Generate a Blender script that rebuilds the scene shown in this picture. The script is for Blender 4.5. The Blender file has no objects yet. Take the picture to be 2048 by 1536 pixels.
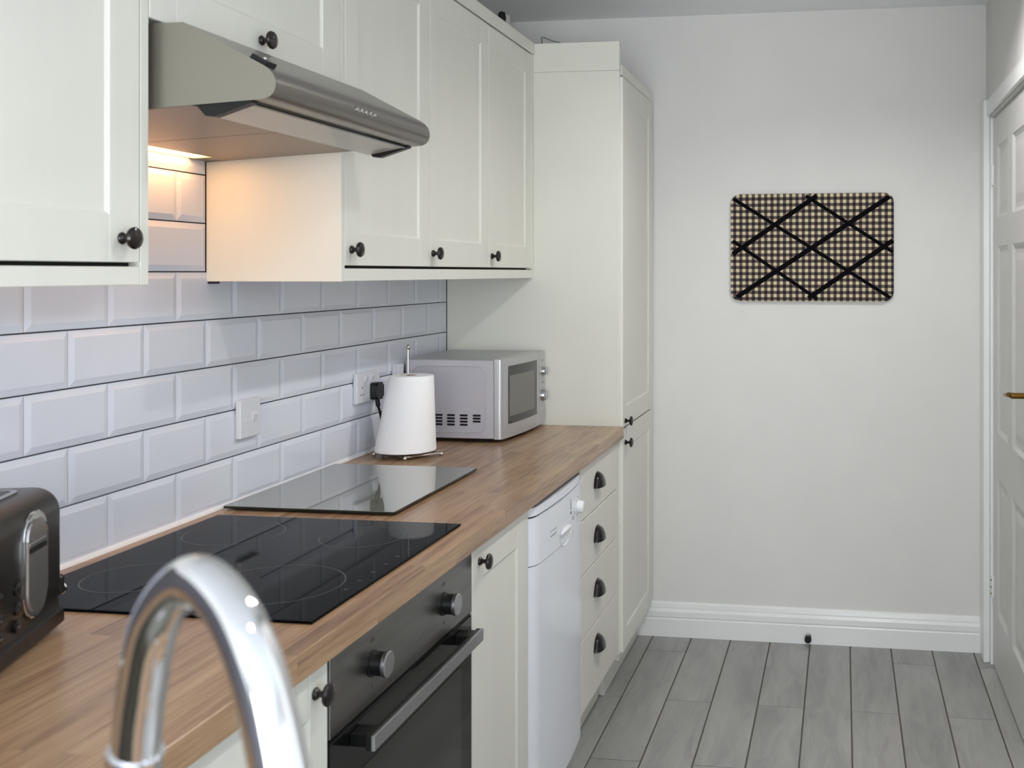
import bpy, bmesh, math, random
from mathutils import Vector, Matrix
random.seed(7)
S = bpy.context.scene
COL = S.collection
# ------------------------------------------------------------------ camera
CAMX, CAMZ, YAW, FPX, PPX, PPY = 1.3431, 1.4272, 0.1521, 2114.7, 1361.6, 545.0
cd = bpy.data.cameras.new('camera'); cam = bpy.data.objects.new('camera', cd); COL.objects.link(cam)
cam.location = (CAMX, 0, CAMZ); cam.rotation_euler = (math.pi/2, 0, YAW)
cd.sensor_width = 36; cd.sensor_fit = 'HORIZONTAL'; cd.lens = FPX/2048*36
cd.shift_x = (1024-PPX)/2048; cd.shift_y = (PPY-768)/2048
cd.clip_start = 0.02; cd.clip_end = 60
cd.dof.use_dof = True; cd.dof.focus_distance = 3.0; cd.dof.aperture_fstop = 9.0
S.camera = cam
# ------------------------------------------------------------------ sky and lights
w = bpy.data.worlds.new('sky'); S.world = w; w.use_nodes = True
nt = w.node_tree; bg = nt.nodes['Background']
sky = nt.nodes.new('ShaderNodeTexSky'); sky.sky_type = 'HOSEK_WILKIE'; sky.turbidity = 6.0; sky.ground_albedo = 0.5
sky.sun_direction = Vector((0.3, 0.75, 0.6)).normalized()
mixs = nt.nodes.new('ShaderNodeMix'); mixs.data_type = 'RGBA'; mixs.inputs[0].default_value = 0.85
mixs.inputs[7].default_value = (0.80, 0.90, 1.0, 1)
nt.links.new(sky.outputs[0], mixs.inputs[6]); nt.links.new(mixs.outputs[2], bg.inputs[0])
bg.inputs[1].default_value = 2.0
def area(name, loc, rot, sx, sy, power, col):
    l = bpy.data.lights.new(name, 'AREA'); l.shape = 'RECTANGLE'; l.size = sx; l.size_y = sy; l.energy = power; l.color = col
    o = bpy.data.objects.new(name, l); COL.objects.link(o); o.location = loc; o.rotation_euler = rot; return o
YN, XW, YW = -2.80, 3.40, 0.95         # the room opens out behind the camera: window wall, far right wall, where it widens
WIN = (0.40, 3.00, 0.08, 2.20)        # unseen window behind the camera, made wide and floor-deep to light base units
area('unseen_window_daylight', ((WIN[0]+WIN[1])/2, YN-.04, (WIN[2]+WIN[3])/2), (math.pi/2, 0, 0), WIN[1]-WIN[0], WIN[3]-WIN[2], 148, (0.93, 0.96, 1.0))
FILL_OPEN = (-1.9, 0.55, 0.05, 2.1)          # unseen glazed doors added in the far right wall as extra fill light
area('fill_daylight', (XW+.04, (FILL_OPEN[0]+FILL_OPEN[1])/2, (FILL_OPEN[2]+FILL_OPEN[3])/2), (math.pi/2, 0, math.pi/2), FILL_OPEN[1]-FILL_OPEN[0], FILL_OPEN[3]-FILL_OPEN[2], 14, (0.78, 0.89, 1.0))
S.view_settings.view_transform = 'Standard'; S.view_settings.look = 'None'
S.view_settings.exposure = 0.0; S.view_settings.gamma = 1.0; S.view_settings.use_curve_mapping = False

# ------------------------------------------------------------------ materials
def rgb(h):
    v = [int(h[i:i+2], 16)/255 for i in (0, 2, 4)]
    return tuple((c/12.92 if c <= .04045 else ((c+.055)/1.055)**2.4) for c in v)+(1,)
def mat(name, col, rough=.5, metal=0, spec=.5, coat=0, bump=0, bscale=80, var=0, vscale=6, emis=None, estr=0, trans=0, ior=1.45, alpha=1, bstretch=(1,1,1)):
    m = bpy.data.materials.new(name); m.use_nodes = True; t = m.node_tree; b = t.nodes['Principled BSDF']
    c = rgb(col) if isinstance(col, str) else tuple(col)+(1,)
    b.inputs['Base Color'].default_value = c; b.inputs['Roughness'].default_value = rough; b.inputs['Metallic'].default_value = metal
    b.inputs['Specular IOR Level'].default_value = spec; b.inputs['Coat Weight'].default_value = coat; b.inputs['Coat Roughness'].default_value = .05
    b.inputs['Transmission Weight'].default_value = trans; b.inputs['IOR'].default_value = ior; b.inputs['Alpha'].default_value = alpha
    if emis: b.inputs['Emission Color'].default_value = tuple(emis)+(1,); b.inputs['Emission Strength'].default_value = estr
    tc = t.nodes.new('ShaderNodeTexCoord'); mp = t.nodes.new('ShaderNodeMapping'); t.links.new(tc.outputs['Object'], mp.inputs[0]); mp.inputs['Scale'].default_value = bstretch
    n = t.nodes.new('ShaderNodeTexNoise'); n.inputs['Scale'].default_value = vscale; n.inputs['Detail'].default_value = 4; t.links.new(mp.outputs[0], n.inputs['Vector'])
    r = t.nodes.new('ShaderNodeMapRange'); t.links.new(n.outputs[0], r.inputs[0]); r.inputs[1].default_value = .3; r.inputs[2].default_value = .7
    v = max(var, .015); r.inputs[3].default_value = 1-v; r.inputs[4].default_value = 1+v
    mx = t.nodes.new('ShaderNodeVectorMath'); mx.operation = 'SCALE'; mx.inputs[0].default_value = c[:3]; t.links.new(r.outputs[0], mx.inputs['Scale'])
    t.links.new(mx.outputs[0], b.inputs['Base Color'])
    if bump:
        n2 = t.nodes.new('ShaderNodeTexNoise'); n2.inputs['Scale'].default_value = bscale; n2.inputs['Detail'].default_value = 3; t.links.new(mp.outputs[0], n2.inputs['Vector'])
        bp = t.nodes.new('ShaderNodeBump'); bp.inputs['Strength'].default_value = bump; bp.inputs['Distance'].default_value = .002
        t.links.new(n2.outputs[0], bp.inputs['Height']); t.links.new(bp.outputs[0], b.inputs['Normal'])
    return m
CREAM = mat('cream_painted_wood', 'DBDBD2', .42, bump=.12, bscale=60, bstretch=(3, 3, .4))
CREAM_EDGE = mat('cream_foil_panel', 'D8D8CE', .38)
WALL = mat('wall_paint', 'DCDBD8', .85, bump=.08, bscale=30)
CEIL = mat('ceiling_paint', 'ECEEF0', .45, bump=.05, bscale=20)
TRIM = mat('white_gloss_trim', 'E9EBEA', .25)
TILE = mat('white_glazed_tile', 'DADEE9', .10, spec=.55, bump=.03, bscale=14)
GROUT = mat('grey_grout', '4E4C50', .9, bump=.2, bscale=300)
DOORM = mat('white_satin_door', 'CFCFCC', .4)
SEAL = mat('white_sealant', 'EDEDEF', .3)
STEEL = mat('brushed_stainless_steel', '8D8983', .30, metal=1, bump=.10, bscale=40, bstretch=(20, .6, 20))
STEEL_L = mat('satin_steel_side', '98958B', .40, metal=.85, bump=.04, bscale=50)
STEEL_D = mat('dark_brushed_steel', '8A8886', .34, metal=1, var=.10, vscale=9, bump=.06, bscale=60, bstretch=(10, .6, 10))
ALU = mat('satin_aluminium', 'B4B5B8', .28, metal=1)
CHROME = mat('chrome', 'E8EAEE', .05, metal=1)
CHROME_S = mat('polished_wire', 'C9C6C2', .12, metal=1)
BRONZE = mat('dark_bronze_knob', '26211F', .25, metal=.6, coat=.4)
PULL = mat('black_pewter', '1E1C1C', .28, metal=.6, coat=.3)
BLACK = mat('black_plastic', '0E0E0F', .35)
BLACKM = mat('shadow_black', '101010', .7)
HOBG = mat('black_hob_glass', '050506', .03, spec=.05)
OVENG = mat('oven_glass', '0B0C0D', .06, spec=.35)
OVENW = mat('oven_inner_window', '1A1B1C', .08, spec=.6)
RING = mat('hob_ring_print', '36363A', .3)
BOARDG = mat('mirror_glass_top', '75796F', .03, spec=.8, coat=.6)
BOARDE = mat('glass_edge_green', '101814', .15, spec=.6)
MWS = mat('silver_painted_metal', 'BEBCC3', .38, metal=.25)
MWT = mat('silver_painted_top', 'A3A4A4', .33, metal=.5)
MWD = mat('silver_door_plastic', 'B6B6B8', .30, metal=.45)
MWG = mat('microwave_dark_glass', '333534', .12)
MWI = mat('microwave_mesh_window', '6F6F6A', .35)
PAPER = mat('kitchen_paper', 'F1F1F2', .95, bump=.15, bscale=220)
WHITE = mat('white_enamel', 'E3E7EF', .16, spec=.5)
WHITEP = mat('white_plastic', 'E9EAEC', .25)
GREYP = mat('grey_print', '55585E', .5)
SOCK = mat('white_socket_plastic', 'D4D6DD', .22)
TOAST = mat('gunmetal_toaster_body', '3B3836', .30, metal=.7)
TOASTT = mat('toaster_top_steel', 'A7A7A9', .25, metal=1)
VISOR = mat('frosted_visor', 'D6CFC6', .16, alpha=.72)
BRASS = mat('aged_brass', '7A5C2A', .3, metal=1)
PIPEW = mat('white_pipe', 'DAD8D0', .4)
WINF = mat('upvc_frame', 'EEF0F2', .3)
LAMP = mat('warm_lamp_diffuser', 'FFE2B0', .5, emis=(1.0, .62, .28), estr=7)
LAMPC = mat('downlight_lens', 'FFFFFF', .5, emis=(1.0, .93, .82), estr=14)
FILT = mat('filter_mesh_steel', '9A8F86', .42, metal=.8, bump=.5, bscale=500)
GLASS = mat('window_glass', 'FFFFFF', 0.0, trans=1, ior=1.02)

def wood():
    m = bpy.data.materials.new('oak_stave_worktop'); m.use_nodes = True; t = m.node_tree; b = t.nodes['Principled BSDF']; L = t.links.new
    N = t.nodes.new
    tc = N('ShaderNodeTexCoord'); sp = N('ShaderNodeSeparateXYZ'); L(tc.outputs['Object'], sp.inputs[0])
    # staves run along Y: brick texture in (Y, X+Z) so that the front edge carries staves too
    ad = N('ShaderNodeMath'); ad.operation = 'ADD'; L(sp.outputs[0], ad.inputs[0]); L(sp.outputs[2], ad.inputs[1])
    cb = N('ShaderNodeCombineXYZ'); L(sp.outputs[1], cb.inputs[0]); L(ad.outputs[0], cb.inputs[1])
    br = N('ShaderNodeTexBrick'); L(cb.outputs[0], br.inputs['Vector']); br.inputs['Scale'].default_value = 1.0
    br.inputs['Brick Width'].default_value = .34; br.inputs['Row Height'].default_value = .0385; br.inputs['Mortar Size'].default_value = .0004
    br.inputs['Mortar Smooth'].default_value = .2; br.offset = .37; br.offset_frequency = 2; br.squash = 1.3; br.squash_frequency = 3
    br.inputs['Color1'].default_value = (0, 0, 0, 1); br.inputs['Color2'].default_value = (1, 1, 1, 1); br.inputs['Mortar'].default_value = (.3, .3, .3, 1)
    gm = N('ShaderNodeMapping'); gm.inputs['Scale'].default_value = (1, .045, 1); L(tc.outputs['Object'], gm.inputs[0])
    # shift the grain from stave to stave
    sc = N('ShaderNodeVectorMath'); sc.operation = 'SCALE'; sc.inputs['Scale'].default_value = 3.7; L(br.outputs[0], sc.inputs[0])
    av = N('ShaderNodeVectorMath'); av.operation = 'ADD'; L(gm.outputs[0], av.inputs[0]); L(sc.outputs[0], av.inputs[1])
    g = N('ShaderNodeTexNoise'); g.inputs['Scale'].default_value = 130; g.inputs['Detail'].default_value = 5; g.inputs['Roughness'].default_value = .6; L(av.outputs[0], g.inputs['Vector'])
    g2 = N('ShaderNodeTexNoise'); g2.inputs['Scale'].default_value = 28; g2.inputs['Detail'].default_value = 3; g2.inputs['Distortion'].default_value = .6; L(av.outputs[0], g2.inputs['Vector'])
    cr = N('ShaderNodeValToRGB'); e = cr.color_ramp.elements
    e[0].position = .32; e[0].color = rgb('765B48'); e[1].position = .70; e[1].color = rgb('B99B79')
    m1 = cr.color_ramp.elements.new(.5); m1.color = rgb('9E8063')
    s1 = N('ShaderNodeMath'); s1.operation = 'MULTIPLY_ADD'; L(g.outputs[0], s1.inputs[0]); s1.inputs[1].default_value = .50
    s2 = N('ShaderNodeMath'); s2.operation = 'MULTIPLY'; L(g2.outputs[0], s2.inputs[0]); s2.inputs[1].default_value = .40; L(s2.outputs[0], s1.inputs[2])
    bw = N('ShaderNodeRGBToBW'); L(br.outputs[0], bw.inputs[0])
    s3 = N('ShaderNodeMath'); s3.operation = 'MULTIPLY_ADD'; L(bw.outputs[0], s3.inputs[0]); s3.inputs[1].default_value = .11; L(s1.outputs[0], s3.inputs[2])
    L(s3.outputs[0], cr.inputs[0]); L(cr.outputs[0], b.inputs['Base Color'])
    b.inputs['Roughness'].default_value = .27; b.inputs['Specular IOR Level'].default_value = .45
    bp = N('ShaderNodeBump'); bp.inputs['Strength'].default_value = .15; bp.inputs['Distance'].default_value = .0006; L(g.outputs[0], bp.inputs['Height']); L(bp.outputs[0], b.inputs['Normal'])
    return m
WOOD = wood()
def plank_mat():
    m = bpy.data.materials.new('grey_oak_floor_tile'); m.use_nodes = True; t = m.node_tree; b = t.nodes['Principled BSDF']; L = t.links.new; N = t.nodes.new
    tc = N('ShaderNodeTexCoord'); oi = N('ShaderNodeObjectInfo')
    mp = N('ShaderNodeMapping'); mp.inputs['Scale'].default_value = (1, .16, 1); L(tc.outputs['Object'], mp.inputs[0])
    sc = N('ShaderNodeMath'); sc.operation = 'MULTIPLY'; sc.inputs[1].default_value = 40; L(oi.outputs['Random'], sc.inputs[0])
    ad = N('ShaderNodeVectorMath'); ad.operation = 'ADD'; L(mp.outputs[0], ad.inputs[0]); L(sc.outputs[0], ad.inputs[1])
    n = N('ShaderNodeTexNoise'); n.inputs['Scale'].default_value = 26; n.inputs['Detail'].default_value = 6; n.inputs['Roughness'].default_value = .62; n.inputs['Distortion'].default_value = 1.0; L(ad.outputs[0], n.inputs['Vector'])
    n2 = N('ShaderNodeTexNoise'); n2.inputs['Scale'].default_value = 7; n2.inputs['Detail'].default_value = 2; L(ad.outputs[0], n2.inputs['Vector'])
    s = N('ShaderNodeMath'); s.operation = 'MULTIPLY_ADD'; s.inputs[1].default_value = .5; L(n2.outputs[0], s.inputs[0])
    h = N('ShaderNodeMath'); h.operation = 'MULTIPLY'; h.inputs[1].default_value = .5; L(n.outputs[0], h.inputs[0]); L(h.outputs[0], s.inputs[2])
    cr = N('ShaderNodeValToRGB'); e = cr.color_ramp.elements; e[0].position = .30; e[0].color = rgb('848482'); e[1].position = .68; e[1].color = rgb('A9A9A6'); L(s.outputs[0], cr.inputs[0])
    r = N('ShaderNodeMapRange'); L(oi.outputs['Random'], r.inputs[0]); r.inputs[3].default_value = .96; r.inputs[4].default_value = 1.04
    mx = N('ShaderNodeVectorMath'); mx.operation = 'SCALE'; L(cr.outputs[0], mx.inputs[0]); L(r.outputs[0], mx.inputs['Scale']); L(mx.outputs[0], b.inputs['Base Color'])
    b.inputs['Roughness'].default_value = .45
    bp = N('ShaderNodeBump'); bp.inputs['Strength'].default_value = .2; bp.inputs['Distance'].default_value = .001; L(n.outputs[0], bp.inputs['Height']); L(bp.outputs[0], b.inputs['Normal'])
    return m
PLANK = plank_mat()
def gingham():
    m = bpy.data.materials.new('gingham_fabric'); m.use_nodes = True; t = m.node_tree; b = t.nodes['Principled BSDF']; L = t.links.new; N = t.nodes.new
    tc = N('ShaderNodeTexCoord'); sp = N('ShaderNodeSeparateXYZ'); L(tc.outputs['Object'], sp.inputs[0])
    outs = []
    for k in (0, 2):
        a = N('ShaderNodeMath'); a.operation = 'MULTIPLY'; a.inputs[1].default_value = 1/.0241; L(sp.outputs[k], a.inputs[0])
        f = N('ShaderNodeMath'); f.operation = 'FRACT'; L(a.outputs[0], f.inputs[0])
        g = N('ShaderNodeMath'); g.operation = 'GREATER_THAN'; g.inputs[1].default_value = .5; L(f.outputs[0], g.inputs[0]); outs.append(g)
    s = N('ShaderNodeMath'); s.operation = 'ADD'; L(outs[0].outputs[0], s.inputs[0]); L(outs[1].outputs[0], s.inputs[1])
    d = N('ShaderNodeMath'); d.operation = 'MULTIPLY'; d.inputs[1].default_value = .5; L(s.outputs[0], d.inputs[0])
    cr = N('ShaderNodeValToRGB'); cr.color_ramp.interpolation = 'CONSTANT'; e = cr.color_ramp.elements
    e[0].position = 0; e[0].color = rgb('CFC3A2'); e[1].position = .75; e[1].color = rgb('14141C')
    q = cr.color_ramp.elements.new(.25); q.color = rgb('5E5048'); L(d.outputs[0], cr.inputs[0]); L(cr.outputs[0], b.inputs['Base Color'])
    b.inputs['Roughness'].default_value = .9
    return m
GING = gingham()
RIBBON = mat('black_ribbon', '0B0B0E', .95, spec=.08)

# ------------------------------------------------------------------ mesh helpers
def box(bm, x0, x1, y0, y1, z0, z1, bev=0, seg=1):
    v = [bm.verts.new((x, y, z)) for x in (x0, x1) for y in (y0, y1) for z in (z0, z1)]
    fs = [(0, 1, 3, 2), (4, 6, 7, 5), (0, 4, 5, 1), (2, 3, 7, 6), (0, 2, 6, 4), (1, 5, 7, 3)]
    f = [bm.faces.new([v[i] for i in q]) for q in fs]
    if bev:
        es = list({e for q in f for e in q.edges}); bmesh.ops.bevel(bm, geom=es, offset=bev, segments=seg, profile=.5, affect='EDGES')
def lathe(bm, prof, axis='Z', origin=(0, 0, 0), n=24, closed=True):
    """prof: list of (r, h) along axis"""
    rings = []
    for r, h in prof:
        ring = []
        for k in range(n):
            a = 2*math.pi*k/n; c, s = math.cos(a)*r, math.sin(a)*r
            p = {'Z': (c, s, h), 'X': (h, c, s), 'Y': (s, h, c)}[axis]
            ring.append(bm.verts.new((p[0]+origin[0], p[1]+origin[1], p[2]+origin[2])))
        rings.append(ring)
    for a, b in zip(rings, rings[1:]):
        for k in range(n): bm.faces.new((a[k], a[(k+1) % n], b[(k+1) % n], b[k]))
    if closed:
        bm.faces.new(rings[0][::-1]); bm.faces.new(rings[-1])
def smoothpath(pts, sub=8):
    P = [Vector(p) for p in pts]; out = []
    Q = [P[0]*2-P[1]]+P+[P[-1]*2-P[-2]]
    for i in range(1, len(Q)-2):
        for k in range(sub):
            t = k/sub; a, b, c, d = Q[i-1:i+3]
            out.append(.5*((2*b)+(c-a)*t+(2*a-5*b+4*c-d)*t*t+(3*b-a-3*c+d)*t**3))
    out.append(P[-1]); return out
def tube(bm, pts, r, n=12, radii=None):
    P = [Vector(p) for p in pts]; rings = []; up = Vector((0, 0, 1))
    T0 = (P[1]-P[0]).normalized()
    N = T0.cross(up); N = N.normalized() if N.length > 1e-3 else Vector((1, 0, 0))
    for i, p in enumerate(P):
        T = (P[min(i+1, len(P)-1)]-P[max(i-1, 0)]).normalized()
        N = (N-T*N.dot(T)).normalized(); B = T.cross(N); rr = radii[i] if radii else r
        rings.append([bm.verts.new(p+N*math.cos(2*math.pi*k/n)*rr+B*math.sin(2*math.pi*k/n)*rr) for k in range(n)])
    for a, b in zip(rings, rings[1:]):
        for k in range(n): bm.faces.new((a[k], a[(k+1) % n], b[(k+1) % n], b[k]))
    bm.faces.new(rings[0][::-1]); bm.faces.new(rings[-1])
def prism(bm, pts, axis, a0, a1):
    """pts: 2-D outline; axis 'Y' -> pts are (x,z); 'X' -> (y,z); 'Z' -> (x,y)"""
    def P(u, v, a): return {'Y': (u, a, v), 'X': (a, u, v), 'Z': (u, v, a)}[axis]
    A = [bm.verts.new(P(u, v, a0)) for u, v in pts]; B = [bm.verts.new(P(u, v, a1)) for u, v in pts]
    n = len(pts); bm.faces.new(A); bm.faces.new(B[::-1])
    for k in range(n): bm.faces.new((A[k], B[k], B[(k+1) % n], A[(k+1) % n]))
def rrect(u0, u1, v0, v1, r, n=5):
    out = []
    for cx, cy, a0 in ((u1-r, v1-r, 0), (u0+r, v1-r, 90), (u0+r, v0+r, 180), (u1-r, v0+r, 270)):
        for k in range(n+1):
            a = math.radians(a0+90*k/n); out.append((cx+r*math.cos(a), cy+r*math.sin(a)))
    return out
def obj(name, bm, m, parent=None, smooth=False, recalc=True):
    if recalc: bmesh.ops.recalc_face_normals(bm, faces=bm.faces)
    me = bpy.data.meshes.new(name); bm.to_mesh(me); bm.free(); me.materials.append(m)
    if smooth:
        for p in me.polygons: p.use_smooth = True
        try: me.set_sharp_from_angle(angle=math.radians(35))
        except Exception: pass
    o = bpy.data.objects.new(name, me); COL.objects.link(o)
    if parent is not None:
        r = parent
        while r.parent is not None: r = r.parent
        # meshes are written in the frame of their thing; world-written ones get moved to it
        if r.get('_w', 0): me.transform(Matrix.Translation(-Vector(r['_o'])))
        o.parent = parent
    return o
def thing(name, label, cat, loc=(0, 0, 0), rotz=0, group=None, world=True):
    o = bpy.data.objects.new(name, None); COL.objects.link(o); o.location = loc; o.rotation_euler = (0, 0, rotz)
    o.empty_display_size = .05
    if label: o['label'] = label
    if cat: o['category'] = cat
    if group: o['group'] = group
    o['_w'] = 1 if world else 0; o['_o'] = list(loc)
    return o
def tag(o, label, cat, group=None):
    o['label'] = label; o['category'] = cat
    if group: o['group'] = group
    return o
def struct(o): o['kind'] = 'structure'; return o
def B(name, m, parent, *args, bev=0, smooth=False):
    bm = bmesh.new(); box(bm, *args, bev=bev); return obj(name, bm, m, parent, smooth)

# ================================================================== SETTING
YB, XR, ZC = 4.107, 1.8755, 2.435
# floor slab with plank tiles
FGROUT = mat('floor_grout', '5C5750', .9)
fl = struct(B('floor', FGROUT, None, -.1, XW+.12, YN-.1, YB+.1, -.06, -.0025))
YPL = .66                              # planks laid singly from here on; nothing nearer is seen
B('floor_covering', PLANK, fl, 0, XW, YN, YPL-.002, -.0024, 0); B('floor_covering', PLANK, fl, XR+.03, XW, YPL, YW, -.0024, 0)
pw = .1528; xs0 = .4535
def plank(x0, x1, y0, y1):
    bm = bmesh.new(); g = .0023
    box(bm, x0+g, x1-g, y0+g, y1-g, -.006, 0)
    es = [e for e in bm.edges if all(v.co.z > -.001 for v in e.verts)]
    bmesh.ops.bevel(bm, geom=es, offset=.0012, segments=1, affect='EDGES')
    obj('plank', bm, PLANK, fl)
for i in range(-1, 10):
    x0 = xs0+i*pw; x1 = x0+pw
    if x1 > XR+.03: x1 = XR+.03
    if x1-x0 < .02: continue
    js = [3.487-.9*k for k in range(-1, 5)] if (i % 2 == 0) else [3.937-.9*k for k in range(-1, 6)]
    if i == 7: js = [j+.45 for j in js]
    js = [3.487-.9*k for k in range(-1, 5)] if i in (0, 2, 4, 6, 8) else [3.935-.9*k for k in range(-1, 6)]
    if i in (3, 5): js = [j for j in js if j < 3.9]
    js = sorted(set([YPL]+[j for j in js if YPL+.05 < j < YB-.02]+[YB]))
    for a, b in zip(js, js[1:]): plank(x0, x1, a, b)
struct(B('ceiling', CEIL, None, -.1, XW+.12, YN-.1, YB+.1, ZC, ZC+.08))
wl = struct(B('wall_left', GROUT, None, -.12, -.0085, YN-.1, YB+.1, -.06, ZC))
B('plaster', WALL, wl, -.0085, -.002, YN, YB, 1.70, ZC)
struct(B('wall_back', WALL, None, -.0085, XR+.12, YB, YB+.1, -.06, ZC))
# right wall with a room door opening and an added fill-light opening near the camera
bm = bmesh.new()
DY0, DY1, DZ = 3.19, 3.985, 1.99
box(bm, XR, XR+.12, DY1, YB, -.06, ZC)
box(bm, XR, XR+.12, DY0, DY1, DZ, ZC)
box(bm, XR, XR+.12, YW, DY0, -.06, ZC)
box(bm, XR+.12, XW, YW, YW+.12, -.06, ZC)
struct(obj('wall_right', bm, WALL))
bm = bmesh.new()
for q in ((FILL_OPEN[1], YW+.12, -.06, ZC), (YN-.1, FILL_OPEN[0], -.06, ZC), (FILL_OPEN[0], FILL_OPEN[1], FILL_OPEN[3], ZC), (FILL_OPEN[0], FILL_OPEN[1], -.06, FILL_OPEN[2])): box(bm, XW, XW+.12, *q)
struct(obj('wall_far_right', bm, WALL))
bm = bmesh.new()
box(bm, -.0085, WIN[0], YN-.1, YN, -.06, ZC); box(bm, WIN[1], XW, YN-.1, YN, -.06, ZC)
box(bm, WIN[0], WIN[1], YN-.1, YN, -.06, WIN[2]); box(bm, WIN[0], WIN[1], YN-.1, YN, WIN[3], ZC)
struct(obj('wall_near', bm, WALL))
def glazing(name, X0, X1, Z0, Z1, place, nm):
    o = thing(name, None, None); o['kind'] = 'structure'
    for (a, b, c, d) in ((X0, X0+.055, Z0, Z1), (X1-.055, X1, Z0, Z1), (X0+.055, X1-.055, Z0, Z0+.055), (X0+.055, X1-.055, Z1-.055, Z1), ((X0+X1)/2-.03, (X0+X1)/2+.03, Z0+.055, Z1-.055)):
        B('frame_bar', WINF, o, *place(a, b, c, d, .03), bev=.003)
    return o
glazing('unseen_window_1', WIN[0], WIN[1], WIN[2], WIN[3], lambda a, b, c, d, t: (a, b, YN-.03, YN-.03+t, c, d), 1)
glazing('fill_window_2', FILL_OPEN[0], FILL_OPEN[1], FILL_OPEN[2], FILL_OPEN[3], lambda a, b, c, d, t: (XW+.0, XW+t, a, b, c, d), 2)  # frame of the added opening that brings fill light to the left cabinets

# ---- skirting on the back wall
prof = [(0, 0), (-.019, 0), (-.019, .068), (-.016, .073), (-.0185, .078), (-.0185, .098), (-.015, .104), (-.012, .109), (-.0125, .113), (-.010, .127), (-.006, .131), (0, .133)]
bm = bmesh.new()
prism(bm, [(YB+a, z) for a, z in prof], 'X', .45, 1.852)
struct(obj('baseboard_back', bm, TRIM))
# ---- door frame, door
dr = thing('door_1', None, None, (1.885, DY1, 0)); dr['kind'] = 'structure'
fr = thing('trim_1', None, None, (1.87, 4.04, 0)); fr['kind'] = 'structure'
B('door_post', TRIM, fr, 1.852, XR-.0005, 3.99, YB-.001, 0, 2.06, bev=.003)
B('door_jamb', TRIM, fr, XR-.001, XR+.04, 3.978, 3.99, 0, 1.99)
B('door_head', TRIM, fr, 1.862, XR-.0005, DY0-.06, 3.99, 1.998, 2.055, bev=.003)
# leaf: stiles, rails and six moulded panels
X0 = 1.884
bm = bmesh.new()
y0, y1 = DY0+.005, 3.975; ym = (y0+y1)/2
st = .105
zs = [(.008, .215), (.70, .86), (1.52, 1.62), (1.875, 1.983)]
for a, b in ((y0, y0+st), (ym-.05, ym+.05), (y1-st, y1)): box(bm, X0, X0+.035, a, b, .008, 1.983)
for a, b in zs:
    for c, d in ((y0+st, ym-.05), (ym+.05, y1-st)): box(bm, X0, X0+.035, c, d, a, b)
leaf = obj('door_leaf', bm, DOORM, dr)
for (za, zb) in ((.215, .70), (.86, 1.52), (1.62, 1.875)):
    for c, d in ((y0+st, ym-.05), (ym+.05, y1-st)):
        bm = bmesh.new(); m_ = .03
        q = [(c, za, .0), (d, za, .0), (d, zb, .0), (c, zb, .0)]
        o1 = [bm.verts.new((X0+.001, y, z)) for y, z, _ in q]
        i1 = [bm.verts.new((X0+.008, y, z)) for y, z in ((c+.014, za+.014), (d-.014, za+.014), (d-.014, zb-.014), (c+.014, zb-.014))]
        i2 = [bm.verts.new((X0+.008, y, z)) for y, z in ((c+.03, za+.03), (d-.03, za+.03), (d-.03, zb-.03), (c+.03, zb-.03))]
        i3 = [bm.verts.new((X0+.004, y, z)) for y, z in ((c+.055, za+.055), (d-.055, za+.055), (d-.055, zb-.055), (c+.055, zb-.055))]
        for A_, B_ in ((o1, i1), (i1, i2), (i2, i3)):
            for k in range(4): bm.faces.new((A_[k], A_[(k+1) % 4], B_[(k+1) % 4], B_[k]))
        bm.faces.new(i3); obj('door_panel', bm, DOORM, leaf)
# hinges
for zc_ in (.286, 1.782):
    h = B('hinge', TRIM, dr, 1.8765, 1.8845, 3.958, 3.9775, zc_-.038, zc_+.038, bev=.001)
    for k in (-1, 0, 1):
        bm = bmesh.new(); lathe(bm, [(.0032, 1.873), (.0034, 1.8765)], 'X', (0, 3.966, zc_+k*.024), 10)
        obj('screw', bm, BRASS if zc_ < 1 else TRIM, h)
# lever handle
bm = bmesh.new(); lathe(bm, [(.024, 1.884), (.026, 1.879), (.020, 1.876), (.009, 1.874), (.009, 1.835)], 'X', (0, 3.245, 1.062), 20)
hd = obj('handle', bm, BRASS, dr, True)
bm = bmesh.new(); tube(bm, smoothpath([(1.835, 3.245, 1.062), (1.828, 3.22, 1.064), (1.826, 3.18, 1.060), (1.826, 3.13, 1.055)], 5), .008, 10, )
# the lever points away from the leaf's free edge, towards the hinges
bm.free()
bm = bmesh.new(); pth = smoothpath([(1.840, 3.245, 1.062), (1.831, 3.262, 1.063), (1.829, 3.29, 1.059), (1.830, 3.335, 1.055)], 5)
tube(bm, pth, .008, 10, radii=[.009-.004*i/(len(pth)-1) for i in range(len(pth))])
obj('lever', bm, BRASS, hd, True)

# ---- door stop on the skirting
ds = thing('door_stop', 'small black and chrome door stop on the white skirting board', 'door stop', (1.212, 4.088, .03))
bm = bmesh.new(); lathe(bm, [(.012, 4.088), (.012, 4.084), (.006, 4.080), (.006, 4.060)], 'Y', (1.212, 0, .031), 14); obj('stem', bm, CHROME_S, ds, True)
bm = bmesh.new(); lathe(bm, [(.010, 4.060), (.013, 4.058), (.013, 4.043), (.010, 4.040)], 'Y', (1.212, 0, .031), 14); obj('rubber_tip', bm, BLACKM, ds, True)

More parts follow.
